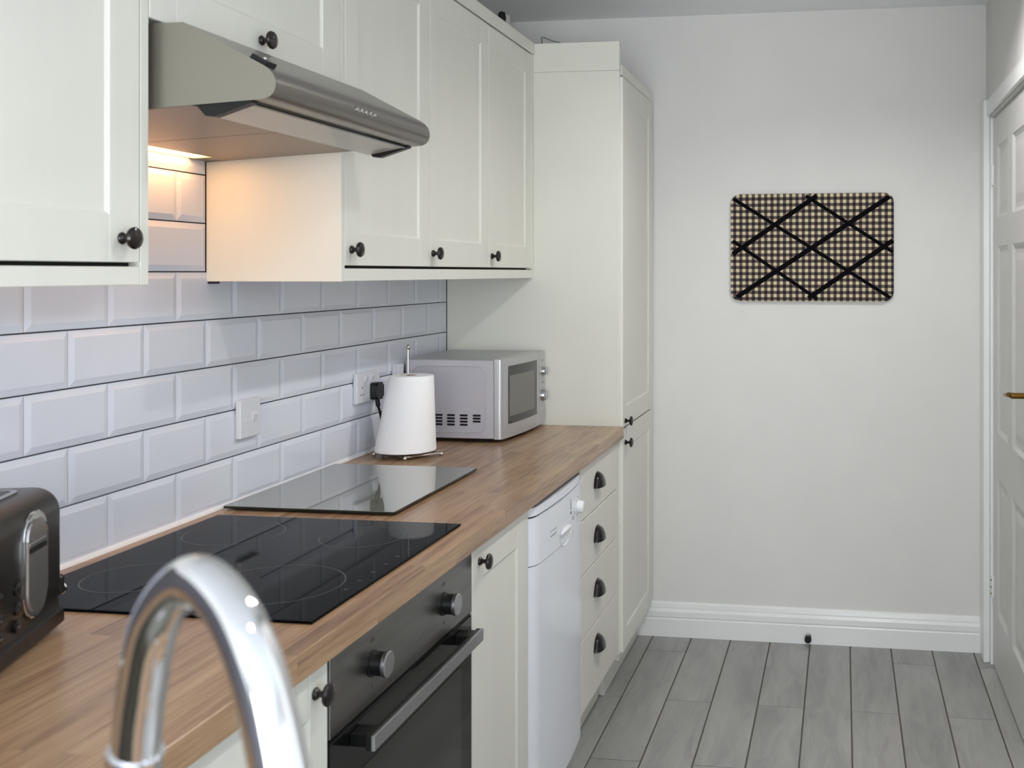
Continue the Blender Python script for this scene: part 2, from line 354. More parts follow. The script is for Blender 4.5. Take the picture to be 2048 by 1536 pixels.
# ---- tiles
TW, TH, ZA, Y0T = .203, .103, 1.3258, 1.5717
def tile(y0, y1, z0, z1):
    bm = bmesh.new(); g = .0014; gy = .0007; bvl = .0125
    y0 += gy; y1 -= gy; z0 += g; z1 -= g
    if y1-y0 < .006 or z1-z0 < .006: return
    by = min(bvl, (y1-y0)*.4); bz = min(bvl, (z1-z0)*.4)
    bk = [bm.verts.new((-.0083, y, z)) for y, z in ((y0, z0), (y1, z0), (y1, z1), (y0, z1))]
    ed = [bm.verts.new((-.0032, y, z)) for y, z in ((y0, z0), (y1, z0), (y1, z1), (y0, z1))]
    ce = [bm.verts.new((0, y, z)) for y, z in ((y0+by, z0+bz), (y1-by, z0+bz), (y1-by, z1-bz), (y0+by, z1-bz))]
    for A_, B_ in ((bk, ed), (ed, ce)):
        for k in range(4): bm.faces.new((A_[k], A_[(k+1) % 4], B_[(k+1) % 4], B_[k]))
    bm.faces.new(ce); obj('tile', bm, TILE, wl)
YP = 3.4697
for r in range(-4, 4):
    z0 = ZA+r*TH; z1 = z0+TH
    ya, yb = (.86, YP) if r <= 0 else (1.462, 2.079)
    if r == 3: z1 = 1.668
    off = 0 if r % 2 == 0 else TW/2
    k = math.floor((ya-Y0T-off)/TW)
    while True:
        a = Y0T+off+k*TW; b = a+TW; k += 1
        if a >= yb: break
        a, b = max(a, ya), min(b, yb)
        if b > a: tile(a, b, z0, z1)
B('trim_2', CREAM, None, -.0083, .016, 1.462, 2.079, 1.6685, 1.6745)['kind'] = 'structure'
bm = bmesh.new(); prism(bm, [(-.004, .912), (.006, .912), (.004, .9165), (-.004, .920)], 'Y', .60, YP); struct(obj('trim_3', bm, SEAL))

# ================================================================== CABINETS
def shaker(parent, x, y0, y1, z0, z1, fw=.064, t=.018, rec=.0045, m=CREAM, name='door', frl=None):
    """door face at x, facing +X; frame with recessed panel"""
    bm = bmesh.new(); g = .0012; f = frl or (fw, fw, fw, fw)   # near stile, far stile, bottom, top
    y0 += g; y1 -= g; z0 += g; z1 -= g
    box(bm, x-t, x, y0, y0+f[0], z0, z1, bev=.0012); box(bm, x-t, x, y1-f[1], y1, z0, z1, bev=.0012)
    box(bm, x-t, x, y0+f[0]-.0005, y1-f[1]+.0005, z0, z0+f[2], bev=.0009); box(bm, x-t, x, y0+f[0]-.0005, y1-f[1]+.0005, z1-f[3], z1, bev=.0009)
    d = obj(name, bm, m, parent)
    bm = bmesh.new(); a, b, c, e = y0+f[0], y1-f[1], z0+f[2], z1-f[3]; s = .005
    o1 = [bm.verts.new((x-.0015, p, q)) for p, q in ((a, c), (b, c), (b, e), (a, e))]
    o2 = [bm.verts.new((x-rec, p, q)) for p, q in ((a+s, c+s), (b-s, c+s), (b-s, e-s), (a+s, e-s))]
    for k in range(4): bm.faces.new((o1[k], o1[(k+1) % 4], o2[(k+1) % 4], o2[k]))
    bm.faces.new(o2); obj('door_panel', bm, m, d)
    return d
def knob(parent, x, y, z, s=1.0):
    bm = bmesh.new()
    lathe(bm, [(.0085*s, x), (.0092*s, x+.002), (.0075*s, x+.005), (.0045*s, x+.008*s), (.0045*s, x+.013*s), (.009*s, x+.016*s), (.0158*s, x+.0185*s), (.0165*s, x+.0215*s), (.0145*s, x+.025*s), (.008*s, x+.0275*s), (.002*s, x+.028*s)], 'X', (0, y, z), 22)
    return obj('knob', bm, BRONZE, parent, True)

# --- near wall cabinet (left of the hood)
wx = .305
cL = thing('wall_cabinet', 'cream shaker wall cabinet at the left edge, nearest the camera', 'cabinet', (.15, 1.16, 1.408))
B('carcass', CREAM_EDGE, cL, -.002, wx-.062, .86, 1.4585, 1.432, 2.165)
B('end_panel', CREAM_EDGE, cL, -.002, wx, 1.4405, 1.4590, 1.408, 2.165, bev=.0008)
B('light_rail', CREAM, cL, wx-.020, wx, .86, 1.4395, 1.4085, 1.4358, bev=.001)
d = shaker(cL, wx, .862, 1.4395, 1.4410, 2.163, frl=(.066, .066, .069, .069)); knob(d, wx, 1.398, 1.477)
B('shadow_strip', BLACKM, cL, wx-.0235, wx-.0190, .862, 1.4395, 1.4362, 1.4460)  # black strip standing for the shade between door and light rail
B('cornice', CREAM, cL, -.002, wx+.005, .86, 1.459, 2.166, 2.205, bev=.002)
# --- over-hood cabinet
cH = thing('wall_cabinet', 'short cream shaker cabinet directly above the cooker hood', 'cabinet', (.15, 1.77, 1.811))
B('carcass', CREAM_EDGE, cH, -.002, wx-.021, 1.460, 2.0795, 1.812, 2.165)
d = shaker(cH, wx, 1.460, 2.079, 1.8125, 2.163, frl=(.066, .076, .066, .069)); knob(d, wx, 1.7716, 1.846)
B('cornice', CREAM, cH, -.002, wx+.005, 1.460, 2.0795, 2.166, 2.205, bev=.002)
# --- three-door run
cR = thing('wall_cabinet', 'long cream shaker wall cabinet with three doors above the microwave and paper roll', 'cabinet', (.15, 2.77, 1.408))
B('carcass', CREAM_EDGE, cR, -.002, wx-.062, 2.0810, YP-.001, 1.432, 2.165)
B('end_panel', CREAM_EDGE, cR, -.002, wx, 2.0805, 2.0960, 1.408, 2.165, bev=.0008)
B('light_rail', CREAM, cR, wx-.020, wx, 2.097, YP-.002, 1.4085, 1.4358, bev=.001)
B('filler_strip', CREAM, cR, wx-.020, wx, 3.4475, YP-.002, 1.4375, 2.165, bev=.001)
for a, b, kx in ((2.097, 2.5615, 2.125), (2.5625, 3.0130, 2.580), (3.0140, 3.4465, 3.040)):
    d = shaker(cR, wx, a, b, 1.4410, 2.163, frl=(.062, .066, .069, .069)); knob(d, wx, kx, 1.476)
B('cable_clip', BLACK, cR, .001, .022, 2.0815, 2.091, 1.4030, 1.4079)
B('shadow_strip', BLACKM, cR, wx-.0235, wx-.0190, 2.0970, 3.4460, 1.4362, 1.4460)  # same painted shade line below the three doors
B('cornice', CREAM, cR, -.002, wx+.005, 2.081, YP-.002, 2.166, 2.205, bev=.002)

# --- tall unit
cT = thing('tall_cabinet', 'full-height cream larder cabinet with two shaker doors against the back wall', 'cabinet', (.30, 3.78, 0))
B('side_panel', CREAM_EDGE, cT, -.002, .6035, YP, YP+.018, .148, 2.105, bev=.001)
B('panel_extension', CREAM_EDGE, cT, .0, .6035, YP, YP+.018, 2.1054, 2.203, bev=.001)
B('carcass', CREAM_EDGE, cT, -.002, .598, YP+.018, YB-.002, .12, 2.10)
B('plinth', CREAM_EDGE, cT, .10, .545, YP+.018, YB-.022, 0, .14)
d = shaker(cT, .614, YP+.006, 4.015, .905, 2.085, frl=(.062, .062, .068, .068)); knob(d, .614, 3.512, .925)
d = shaker(cT, .614, YP+.006, 4.015, .150, .901, frl=(.062, .062, .068, .068)); knob(d, .614, 3.512, .852)
B('top_rail', CREAM, cT, .560, .607, YP+.0185, 4.06, 2.092, 2.128, bev=.002)
B('filler_strip', CREAM, cT, .585, .603, 4.017, YB-.002, .15, 2.09)

# --- base cabinets
fx = .602
cB = thing('base_cabinet', 'cream shaker base cabinet left of the oven, under the wooden worktop', 'cabinet', (.3, 1.2, 0))
B('carcass', CREAM_EDGE, cB, .01, fx-.021, .66, 1.446, .15, .868)
B('plinth', CREAM_EDGE, cB, .42, .530, .66, 1.446, 0, .149)
d = shaker(cB, fx, .95, 1.444, .155, .866, frl=(.062, .052, .066, .066)); knob(d, fx, 1.405, .829)
B('filler_strip', CREAM, cB, fx-.019, fx, .66, .949, .155, .866)
cN = thing('base_cabinet', 'narrow cream shaker base cabinet between the oven and the white dishwasher', 'cabinet', (.3, 2.25, 0))
B('carcass', CREAM_EDGE, cN, .01, fx-.021, 2.05, 2.415, .15, .868)
B('plinth', CREAM_EDGE, cN, .42, .530, 2.05, 2.436, 0, .149)
d = shaker(cN, fx, 2.051, 2.415, .155, .866, frl=(.062, .062, .070, .070)); knob(d, fx, 2.092, .832)
B('end_panel', CREAM_EDGE, cN, .01, fx-.003, 2.417, 2.4445, .0, .870, bev=.0008)
cD = thing('drawer_unit', 'cream base unit of four drawers with black cup handles, beside the dishwasher', 'drawers', (.3, 3.18, 0))
B('carcass', CREAM_EDGE, cD, .01, fx-.021, 2.946, YP-.001, .15, .868)
B('plinth', CREAM_EDGE, cD, .42, .530, 2.946, YP-.001, 0, .149)
B('filler_strip', CREAM, cD, fx-.016, fx-.002, 3.432, YP-.001, .15, .870, bev=.0008)
def cup_pull(parent, x, y, z):
    """quarter dome open at the bottom with a flat back plate"""
    bm = bmesh.new(); W, H, D = .045, .042, .024; nu, nv = 14, 7; rows = []
    for j in range(nv+1):
        ph = math.pi/2*j/nv     # 0: at lower rim (out), 90deg: top at the drawer
        row = []
        for i in range(nu+1):
            th = math.pi*i/nu
            yy = -W*math.cos(th); k = math.sin(th)
            out = D*(k**.75)*math.cos(ph); up = H*(.28+.72*k)*math.sin(ph)
            row.append(bm.verts.new((x+.0015+out, y+yy*(1-.15*math.sin(ph)), z-.018+up)))
        rows.append(row)
    for a, b in zip(rows, rows[1:]):
        for i in range(nu): bm.faces.new((a[i], a[i+1], b[i+1], b[i]))
    bmesh.ops.remove_doubles(bm, verts=bm.verts, dist=1e-5)
    geo = bmesh.ops.solidify(bm, geom=bm.faces[:], thickness=.0018)
    o = obj('handle', bm, PULL, parent, True)
    bm = bmesh.new()
    outl = [(y+W*1.02*math.cos(math.radians(a)), z-.018+H*1.05*math.sin(math.radians(a))) for a in range(0, 181, 15)]
    prism(bm, outl, 'X', x, x+.0015); obj('back_plate', bm, PULL, o)
    return o
for a, b, hz in ((.712, .866, .795), (.553, .709, .632), (.368, .550, .468), (.155, .365, .300)):
    bm = bmesh.new(); y0_, y1_ = 2.948, 3.4310
    box(bm, fx-.018, fx, y0_, y1_, a, b, bev=.0015)
    d = obj('drawer', bm, CREAM, cD)
    cup_pull(d, fx, 3.150, hz)

# --- worktop
bm = bmesh.new()
box(bm, .0, .6185, .645, YP-.0005, .872, .912, bev=.0015)
wt = obj('worktop', bm, WOOD); tag(wt, 'long oak stave worktop running under the tiled wall from the toaster to the tall cabinet', 'worktop')
bm = bmesh.new(); box(bm, .0, .56, -.16, .6435, .872, .912, bev=.0015); box(bm, 1.09, 1.27, -.16, .6435, .872, .912, bev=.0015)
box(bm, .5605, 1.0895, -.16, .03, .872, .912); box(bm, .5605, 1.0895, .52, .6435, .872, .912)
wn = obj('worktop', bm, WOOD); tag(wn, 'oak peninsula worktop around the sink, outside the picture below the tap', 'worktop')
cS = thing('sink_cabinet', 'cream cabinet run under the sink peninsula, below the picture frame', 'cabinet', (.9, .2, 0))
B('carcass', CREAM_EDGE, cS, .02, 1.25, -.14, .600, .10, .700)
B('front_panel', CREAM, cS, .62, 1.25, .602, .620, .10, .868); B('back_panel', CREAM, cS, .02, 1.25, -.158, -.142, .0, .868); B('end_panel', CREAM, cS, 1.251, 1.267, -.158, .620, .0, .868)
B('plinth', CREAM_EDGE, cS, .02, 1.25, .40, .55, 0, .099)
sk = thing('sink', 'stainless steel sink bowl set in the near worktop, below the picture frame', 'sink', (.825, .27, .72))
bm = bmesh.new()
for (a, b, c, d_, e, f) in ((.562, .57, .032, .518, .73, .9115), (1.08, 1.088, .032, .518, .73, .9115), (.57, 1.08, .032, .04, .73, .9115), (.57, 1.08, .51, .518, .73, .9115), (.562, 1.088, .032, .518, .722, .73)):
    box(bm, a, b, c, d_, e, f)
obj('bowl', bm, STEEL_L, sk)
bm = bmesh.new(); lathe(bm, [(.04, .7302), (.04, .732), (.03, .7325)], 'Z', (.825, .27, 0), 20); obj('drain', bm, CHROME, sk)

# ================================================================== OVEN
oy0, oy1 = 1.4485, 2.0475
ov = thing('built_in_oven', 'built-in stainless steel oven with black glass door under the hob', 'oven', (.32, 1.748, 0))
B('housing', BLACK, ov, .08, fx-.025, oy0+.002, oy1-.002, .16, .868)
B('plinth', CREAM_EDGE, ov, .42, .530, oy0, oy1, 0, .149)
cp = B('control_panel', STEEL_D, ov, fx-.024, fx, oy0+.001, oy1-.001, .7425, .8700, bev=.001)
for ky in (1.590, 1.895):
    bm = bmesh.new(); lathe(bm, [(.0215, fx), (.0215, fx+.003), (.0190, fx+.004), (.0190, fx+.022)], 'X', (0, ky, .805), 28)
    k = obj('knob', bm, BLACK, cp, True)
    bm = bmesh.new(); lathe(bm, [(.0200, fx+.0222), (.0208, fx+.024), (.0206, fx+.028), (.0185, fx+.0295)], 'X', (0, ky, .805), 28)
    obj('knob_cap', bm, ALU, cp, True)
    bm = bmesh.new()   # printed symbols above, below and beside the knob
    for (dy, dz, sy, sz) in ((0, .038, .002, .007), (-.006, .036, .0015, .0045), (.007, .036, .0015, .004), (0, -.036, .002, .005), (.027, .016, .003, .001), (.031, .006, .003, .001), (.027, -.014, .003, .001)):
        box(bm, fx+.0001, fx+.0004, ky+dy-sy/2, ky+dy+sy/2, .805+dz-sz/2, .805+dz+sz/2)
    obj('dial_marks', bm, BLACK, cp)['kind'] = 'stuff'
dd = B('door', OVENG, ov, fx-.022, fx, oy0+.001, oy1-.001, .165, .7360, bev=.0015)
B('inner_window', OVENW, dd, fx+.0002, fx+.0008, oy0+.065, oy1-.062, .24, .655)
B('door_trim', BLACK, dd, fx-.022, fx-.002, oy0+.001, oy1-.001, .7372, .7395)
hx = .641
bm = bmesh.new(); box(bm, hx-.0015, hx+.0045, 1.505, 1.995, .7045, .7285, bev=.001)
h = obj('handle', bm, ALU, dd)
bm = bmesh.new(); box(bm, hx-.010, hx-.0017, 1.505, 1.995, .705, .728, bev=.0008); obj('handle_back', bm, BLACK, h)
for a in (1.512, 1.952):
    bm = bmesh.new(); box(bm, fx+.0005, hx-.0102, a, a+.036, .7065, .7265, bev=.001); obj('handle_bracket', bm, BLACK, h)

# ================================================================== HOB
hb = thing('induction_hob', 'black glass hob with four ringed zones set in the wooden worktop', 'hob', (.31, 1.75, .912))
bm = bmesh.new(); box(bm, .040, .576, 1.446, 2.058, .9122, .9165, bev=.0015); obj('glass_plate', bm, HOBG, hb)
for cx_, cy_, r_ in ((.4235, 1.6127, .111), (.175, 1.610, .085), (.165, 1.915, .095), (.425, 1.925, .080)):
    bm = bmesh.new()
    lathe(bm, [(r_, .91655), (r_, .91675), (r_-.0022, .91675), (r_-.0022, .91655)], 'Z', (cx_, cy_, 0), 64, closed=False)
    obj('zone_ring', bm, RING, hb)
bm = bmesh.new()
for k in range(6): box(bm, .548, .556, 1.60+k*.05, 1.604+k*.05, .91655, .91675)
obj('touch_marks', bm, RING, hb)['kind'] = 'stuff'
# glass chopping board
gb = thing('glass_chopping_board', 'clear glass worktop saver lying between the hob and the paper roll', 'board', (.21, 2.37, .912))
bm = bmesh.new(); prism(bm, rrect(.014, .408, 2.114, 2.628, .006), 'Z', .9165, .9205); obj('board_edge', bm, BOARDE, gb)
bm = bmesh.new(); prism(bm, rrect(.0155, .4065, 2.1155, 2.6265, .005), 'Z', .9206, .9216); obj('glass_surface', bm, BOARDG, gb)
for a in (.04, .38):
    for b_ in (2.14, 2.60):
        bm = bmesh.new(); lathe(bm, [(.009, .9122), (.009, .9164)], 'Z', (a, b_, 0), 12); obj('foot', bm, BLACKM, gb)

# ================================================================== COOKER HOOD
hd = thing('cooker_hood', 'stainless steel visor cooker hood under the short cabinet, its lamp glowing', 'cooker hood', (.25, 1.775, 1.66))
ha, hz_ = 1.476, 2.0765
profile = [(-.006, 1.662), (-.006, 1.8085), (.350, 1.8085), (.480, 1.7400), (.4905, 1.7330), (.4975, 1.7245), (.5010, 1.7150), (.5010, 1.7065), (.4985, 1.6990), (.4925, 1.6925), (.4840, 1.6890), (.470, 1.6875)]
bm = bmesh.new()
shell = [(.012, 1.665), (.012, 1.806), (.349, 1.806)]+[(x-.0012, z-.0004) for x, z in profile[3:]]
prism(bm, profile[1:]+[(.455, 1.6870), (.455, 1.700), (-.006, 1.700)], 'Y', ha+.0015, hz_-.0015)
obj('housing', bm, STEEL, hd, True)
for a, b in ((ha, ha+.0012), (hz_-.0012, hz_)):
    bm = bmesh.new(); prism(bm, [(x+.0006 if x > 0 else x, z) for x, z in profile], 'Y', a, b); obj('side_plate', bm, STEEL_L, hd)
# underside: sloping filter panels
for a, b in ((ha+.004, 1.770), (1.774, hz_-.004)):
    bm = bmesh.new(); prism(bm, [(.055, 1.6650), (.372, 1.6815), (.372, 1.6860), (.055, 1.6700)], 'Y', a, b); obj('filter_panel', bm, FILT, hd)
bm = bmesh.new(); prism(bm, [(-.004, 1.6640), (.052, 1.6660), (.052, 1.6990), (-.004, 1.6990)], 'Y', ha+.004, 1.50); obj('rear_strip', bm, STEEL_L, hd)
bm = bmesh.new(); prism(bm, [(-.004, 1.6640), (.052, 1.6660), (.052, 1.6990), (-.004, 1.6990)], 'Y', 2.02, hz_-.004); obj('rear_strip', bm, STEEL_L, hd)
bm = bmesh.new(); prism(bm, [(.004, 1.6660), (.050, 1.6690), (.050, 1.6730), (.004, 1.6700)], 'Y', 1.501, 2.019); obj('lamp', bm, LAMP, hd)
# visor
bm = bmesh.new(); prism(bm, [(.378, 1.6690), (.452, 1.6825), (.452, 1.6845), (.378, 1.6710)], 'Y', ha+.022, hz_-.022); obj('visor', bm, VISOR, hd)
bm = bmesh.new(); prism(bm, [(.452, 1.6815), (.458, 1.6825), (.458, 1.6860), (.452, 1.6855)], 'Y', ha+.020, hz_-.020); obj('visor_edge', bm, BOARDE, hd)
for a in (ha+.003, hz_-.018):
    bm = bmesh.new(); prism(bm, [(.372, 1.6800), (.385, 1.6655), (.400, 1.6640), (.462, 1.6835), (.462, 1.6872), (.360, 1.6822)], 'Y', a, a+.015); obj('visor_bracket', bm, BLACK, hd)
# push buttons on the rounded front
for k in range(5):
    bm = bmesh.new(); lathe(bm, [(.0046, .498), (.0046, .5025), (.0034, .5035)], 'X', (0, 1.748+.0175*k, 1.7130), 12); b_ = obj('button', bm, CHROME_S, hd, True)
bm = bmesh.new(); prism(bm, rrect(1.738, 1.828, 1.7065, 1.7195, .006), 'X', .4995, .5015); obj('button_plate', bm, STEEL_D, hd)
bm = bmesh.new(); prism(bm, [(.455, 1.7534), (.480, 1.7402), (.484, 1.7462), (.460, 1.7595)], 'Y', 1.484, 1.512); c_ = obj('clip', bm, BLACK, hd)
bm = bmesh.new(); lathe(bm, [(.004, 0), (.004, .0030)], 'Z', (.472, 1.497, 1.7515), 10); obj('clip_screw', bm, CHROME_S, c_)
# hood lamp light
hl = bpy.data.lights.new('hood_lamp_light', 'AREA'); hl.shape = 'RECTANGLE'; hl.size = .035; hl.size_y = .50; hl.energy = .62; hl.color = (1.0, .42, .15)
ho = bpy.data.objects.new('hood_lamp_light', hl); COL.objects.link(ho); ho.location = (.030, 1.76, 1.6645)

# ================================================================== DISHWASHER
dw = thing('dishwasher', 'slim white freestanding dishwasher beneath the worktop, beside the drawers', 'dishwasher', (.33, 2.665, 0))
da, db = 2.4465, 2.9420
def bow(y, x0, amp, rr=.045):
    """front bulge with rounded vertical corners"""
    t = (y-da)/(db-da); e = min(t, 1-t)*(db-da)
    x = x0+amp*(1-(2*t-1)**2)
    if e < rr: x -= rr*.62*(1-math.sqrt(max(0, 1-((rr-e)/rr)**2)))
    return x
def bowed(name, m, parent, z0, z1, x0, amp, ya=da, yb=db, xb=.50, n=40, topcut=0):
    bm = bmesh.new(); ys = [ya+(yb-ya)*i/n for i in range(n+1)]
    ys = sorted(set(ys+[ya+.003, ya+.008, yb-.003, yb-.008]))
    pts = [(bow(y, x0, amp), y) for y in ys]+[(xb, yb), (xb, ya)]
    prism(bm, pts, 'Z', z0, z1); return obj(name, bm, m, parent, True)
bowed('door', WHITE, dw, .120, .7180, .609, .012)
pn = bowed('control_panel', WHITE, dw, .7205, .8342, .611, .012)
bowed('top_lip', WHITE, dw, .8384, .8590, .606, .012)
bowed('dark_gap', BLACK, dw, .8343, .8383, .602, .012)
B('cabinet_body', WHITE, dw, .04, .4995, da+.003, db-.003, .03, .8600)
B('kick_plate', WHITEP, dw, .45, .560, da+.004, db-.004, .0, .112)
# scooped handle recess under the panel middle
def onbow(y): return bow(y, .611, .012)
bm = bmesh.new(); pts = []
yc = 2.700
for i in range(17):
    a = math.pi*i/16; pts.append((yc-.062*math.cos(a), .748-.036*math.sin(a)))
fr_ = []; bk_ = []
for y, z in pts: fr_.append(bm.verts.new((onbow(y)+.0008, y, z)))
inner = [bm.verts.new((onbow(y)-.016, yc+(y-yc)*.8, .748-(.748-z)*.45-.002)) for y, z in pts]
for k in range(len(pts)-1): bm.faces.new((fr_[k], fr_[k+1], inner[k+1], inner[k]))
bm.faces.new(inner)
obj('handle_recess', bm, WHITE, pn, True)
bm = bmesh.new(); hp = [(onbow(yc-.055+.011*i)+.004, yc-.055+.011*i, .752+.004*math.sin(math.pi*i/10)) for i in range(11)]
tube(bm, hp, .006, 8, radii=[.002+.005*math.sin(math.pi*i/10) for i in range(11)]); obj('handle_lip', bm, WHITEP, pn, True)
bm = bmesh.new(); yk = 2.848; lathe(bm, [(.017, onbow(yk)-.002), (.0175, onbow(yk)+.006), (.016, onbow(yk)+.016), (.012, onbow(yk)+.018)], 'X', (0, yk, .780), 24)
obj('dial', bm, WHITEP, pn, True)
bm = bmesh.new(); rn = random.Random(3)
def mark(y, z, sy, sz): box(bm, onbow(y)-.0002, onbow(y)+.0006, y-sy/2, y+sy/2, z-sz/2, z+sz/2)
for k in range(4): mark(2.572+k*.013, .7655, .0045, .0045); mark(2.572+k*.013, .7775, .0012, .006)
mark(2.757, .802, .004, .020); mark(2.757, .783, .009, .007); mark(2.752, .817, .003, .004)
for y, z in ((2.775, .765), (2.790, .762), (2.745, .755), (2.800, .772)): mark(y, z, .0012, .010)
for k in range(7):
    a = math.radians(-20+k*40); mark(yk+.026*math.cos(a)*(.6 if math.cos(a) > 0 else 1),   .780+.028*math.sin(a), .0022, .0022)
obj('panel_print', bm, GREYP, pn)['kind'] = 'stuff'

# ================================================================== MICROWAVE
mw = thing('microwave', 'silver microwave oven with black-framed door in the corner of the worktop', 'microwave', (.165, 3.26, .912))
ma, mb = 3.066, 3.458; mz0, mz1 = .9245, 1.1635
bm = bmesh.new(); box(bm, .022, .302, ma, mb, mz0, mz1-.001, bev=.002); body = obj('body', bm, MWS, mw)
bm = bmesh.new(); box(bm, .021, .3025, ma-.0005, mb+.0005, mz1-.0025, mz1, bev=.0008); obj('top_cover', bm, MWT, mw)
# pressed outline on the near side
bm = bmesh.new(); out_ = rrect(.050, .279, mz0+.018, mz1-.020, .022); inn = rrect(.0525, .2765, mz0+.0205, mz1-.0225, .020); mid = rrect(.0512, .2778, mz0+.0192, mz1-.0212, .021)
vo = [bm.verts.new((x, ma-.0001, z)) for x, z in out_]; vi = [bm.verts.new((x, ma-.0001, z)) for x, z in inn]; vm = [bm.verts.new((x, ma-.0022, z)) for x, z in mid]
n_ = len(vo)
for k in range(n_):
    bm.faces.new((vo[k], vo[(k+1) % n_], vm[(k+1) % n_], vm[k])); bm.faces.new((vm[k], vm[(k+1) % n_], vi[(k+1) % n_], vi[k]))
obj('side_emboss', bm, MWS, body, True)
for ci, cx_ in enumerate((.1285, .1675, .2080, .2490)):
    for r_ in range(4 if ci < 3 else 3):
        zz = .9945-r_*.0095 if ci < 3 else .9945-r_*.0090
        bm = bmesh.new(); prism(bm, rrect(cx_-.0125, cx_+.0125, zz-.0031, zz+.0031, .0026, 3), 'Y', ma-.0008, ma+.001); obj('vent_slot', bm, BLACK, body)
for a in (.05, .27):
    for b_ in (ma+.03, mb-.03):
        bm = bmesh.new(); lathe(bm, [(.010, .9122), (.012, mz0)], 'Z', (a, b_, 0), 12); obj('foot', bm, BLACKM, mw)
# bulged front
def mfx(y, amp=.012):
    t = (y-ma)/(mb-ma); x = .3270+.022*t+amp*(1-(2*t-1)**2)
    e = min(t, 1-t)*(mb-ma); rr = .008
    if e < rr: x -= rr*(1-math.sqrt(max(0, 1-((rr-e)/rr)**2)))
    return x
def mfront(name, m, parent, ya, yb, za, zb, dx=0, xb=.3035, n=16):
    bm = bmesh.new(); ys = sorted(set([ya+(yb-ya)*i/n for i in range(n+1)]+([ya+.001, ya+.003, ya+.006] if ya == ma else [])+([yb-.001, yb-.003, yb-.006] if yb == mb else [])))
    prism(bm, [(mfx(y)+dx, y) for y in ys]+[(xb, yb), (xb, ya)], 'Z', za, zb); return obj(name, bm, m, parent, True)
ysp = 3.372
md = mfront('door', MWD, mw, ma, ysp-.001, mz0-.001, mz1+.0005)
mc = mfront('control_panel', MWD, mw, ysp+.001, mb, mz0-.001, mz1+.0005)
mfront('door_glass', MWG, md, ma+.042, ysp-.022, mz0+.040, mz1-.022, dx=.0008, xb=.3240)
mfront('viewing_window', MWI, md, ma+.050, ysp-.052, mz0+.063, mz1-.052, dx=.0014, xb=.3240)
for zz, rr_ in ((1.098, .0145), (1.018, .0185)):
    yk = (ysp+mb)/2+.004; xk = mfx(yk)
    bm = bmesh.new(); lathe(bm, [(rr_, xk-.002), (rr_*1.02, xk+.004), (rr_*.9, xk+.011), (rr_*.6, xk+.013)], 'X', (0, yk, zz), 24); k = obj('knob', bm, ALU, mc, True)
    bm = bmesh.new(); box(bm, xk+.0128, xk+.017, yk-.0035, yk+.0035, zz-rr_*.8, zz+rr_*.8, bev=.001); obj('knob_grip', bm, ALU, mc)
bm = bmesh.new(); yk = (ysp+mb)/2+.004
for zz, rr_ in ((1.098, .021), (1.018, .026)):
    for k in range(9):
        a = math.radians(40*k); y = yk+rr_*math.cos(a); z = zz+rr_*math.sin(a)
        box(bm, mfx(y)-.001, mfx(y)+.0004, y-.0011, y+.0011, z-.0011, z+.0011)
for k in range(3): box(bm, mfx(yk)-.001, mfx(yk)+.0004, yk-.012+.009*k, yk-.006+.009*k, 1.133, 1.1355)
for k in range(4): box(bm, mfx(yk)-.001, mfx(yk)+.0004, yk-.016+.009*k, yk-.011+.009*k, 1.059, 1.0615)
obj('dial_print', bm, GREYP, mc)['kind'] = 'stuff'
mfront('door_release', MWD, mc, ysp+.004, mb-.006, mz0+.004, mz0+.036, dx=.0020, xb=.3300)

# ================================================================== KITCHEN PAPER ON HOLDER
kc = (.137, 2.818)
kh = thing('paper_towel_holder', 'chrome wire kitchen roll holder standing behind the glass board', 'holder', (kc[0], kc[1], .912))
def P3(dx, dy, z): return (kc[0]+dx, kc[1]+dy, z)
bm = bmesh.new(); cor = [(-.092, -.022), (.023, -.076), (.092, .015), (-.023, .070)]
cor = [(-.0915, -.022), (.023, -.076), (.092, .015), (-.022, .069)]
for k in range(4):
    a, b_ = cor[k], cor[(k+1) % 4]
    m_ = ((a[0]+b_[0])/2*.93, (a[1]+b_[1])/2*.93)
    tube(bm, smoothpath([P3(a[0], a[1], .921), P3(m_[0], m_[1], .921), P3(b_[0], b_[1], .921)], 6), .0028, 8)
tube(bm, [P3(cor[0][0], cor[0][1], .922), P3(cor[2][0], cor[2][1], .922)], .0028, 8); tube(bm, [P3(cor[1][0], cor[1][1], .922), P3(cor[3][0], cor[3][1], .922)], .0028, 8)
obj('wire_base', bm, CHROME_S, kh, True)
for a in cor:
    bm = bmesh.new(); lathe(bm, [(.001, .9122), (.0040, .9135), (.0058, .917), (.0058, .919), (.0040, .9225), (.001, .924)], 'Z', (kc[0]+a[0], kc[1]+a[1], 0), 14); obj('foot_ball', bm, CHROME_S, kh, True)
bm = bmesh.new(); lathe(bm, [(.0032, .922), (.0032, 1.212)], 'Z', (kc[0], kc[1], 0), 12); rd = obj('rod', bm, CHROME_S, kh, True)
bm = bmesh.new(); lathe(bm, [(.001, 1.2095), (.0045, 1.2115), (.0065, 1.216), (.0065, 1.2185), (.0045, 1.223), (.001, 1.225)], 'Z', (kc[0], kc[1], 0), 16); obj('finial', bm, CHROME_S, rd, True)
pr = thing('paper_towel_roll', 'white kitchen paper roll, wider at its foot, on the chrome holder', 'paper roll', (kc[0], kc[1], .925))
bm = bmesh.new(); rings = []; n_ = 48
def ringat(cx_, cy_, r_, z, ell=1.0): return [bm.verts.new((cx_+r_*math.cos(2*math.pi*k/n_), cy_+r_*ell*math.sin(2*math.pi*k/n_), z)) for k in range(n_)]
cxa, cya = kc[0]-.0085, kc[1]
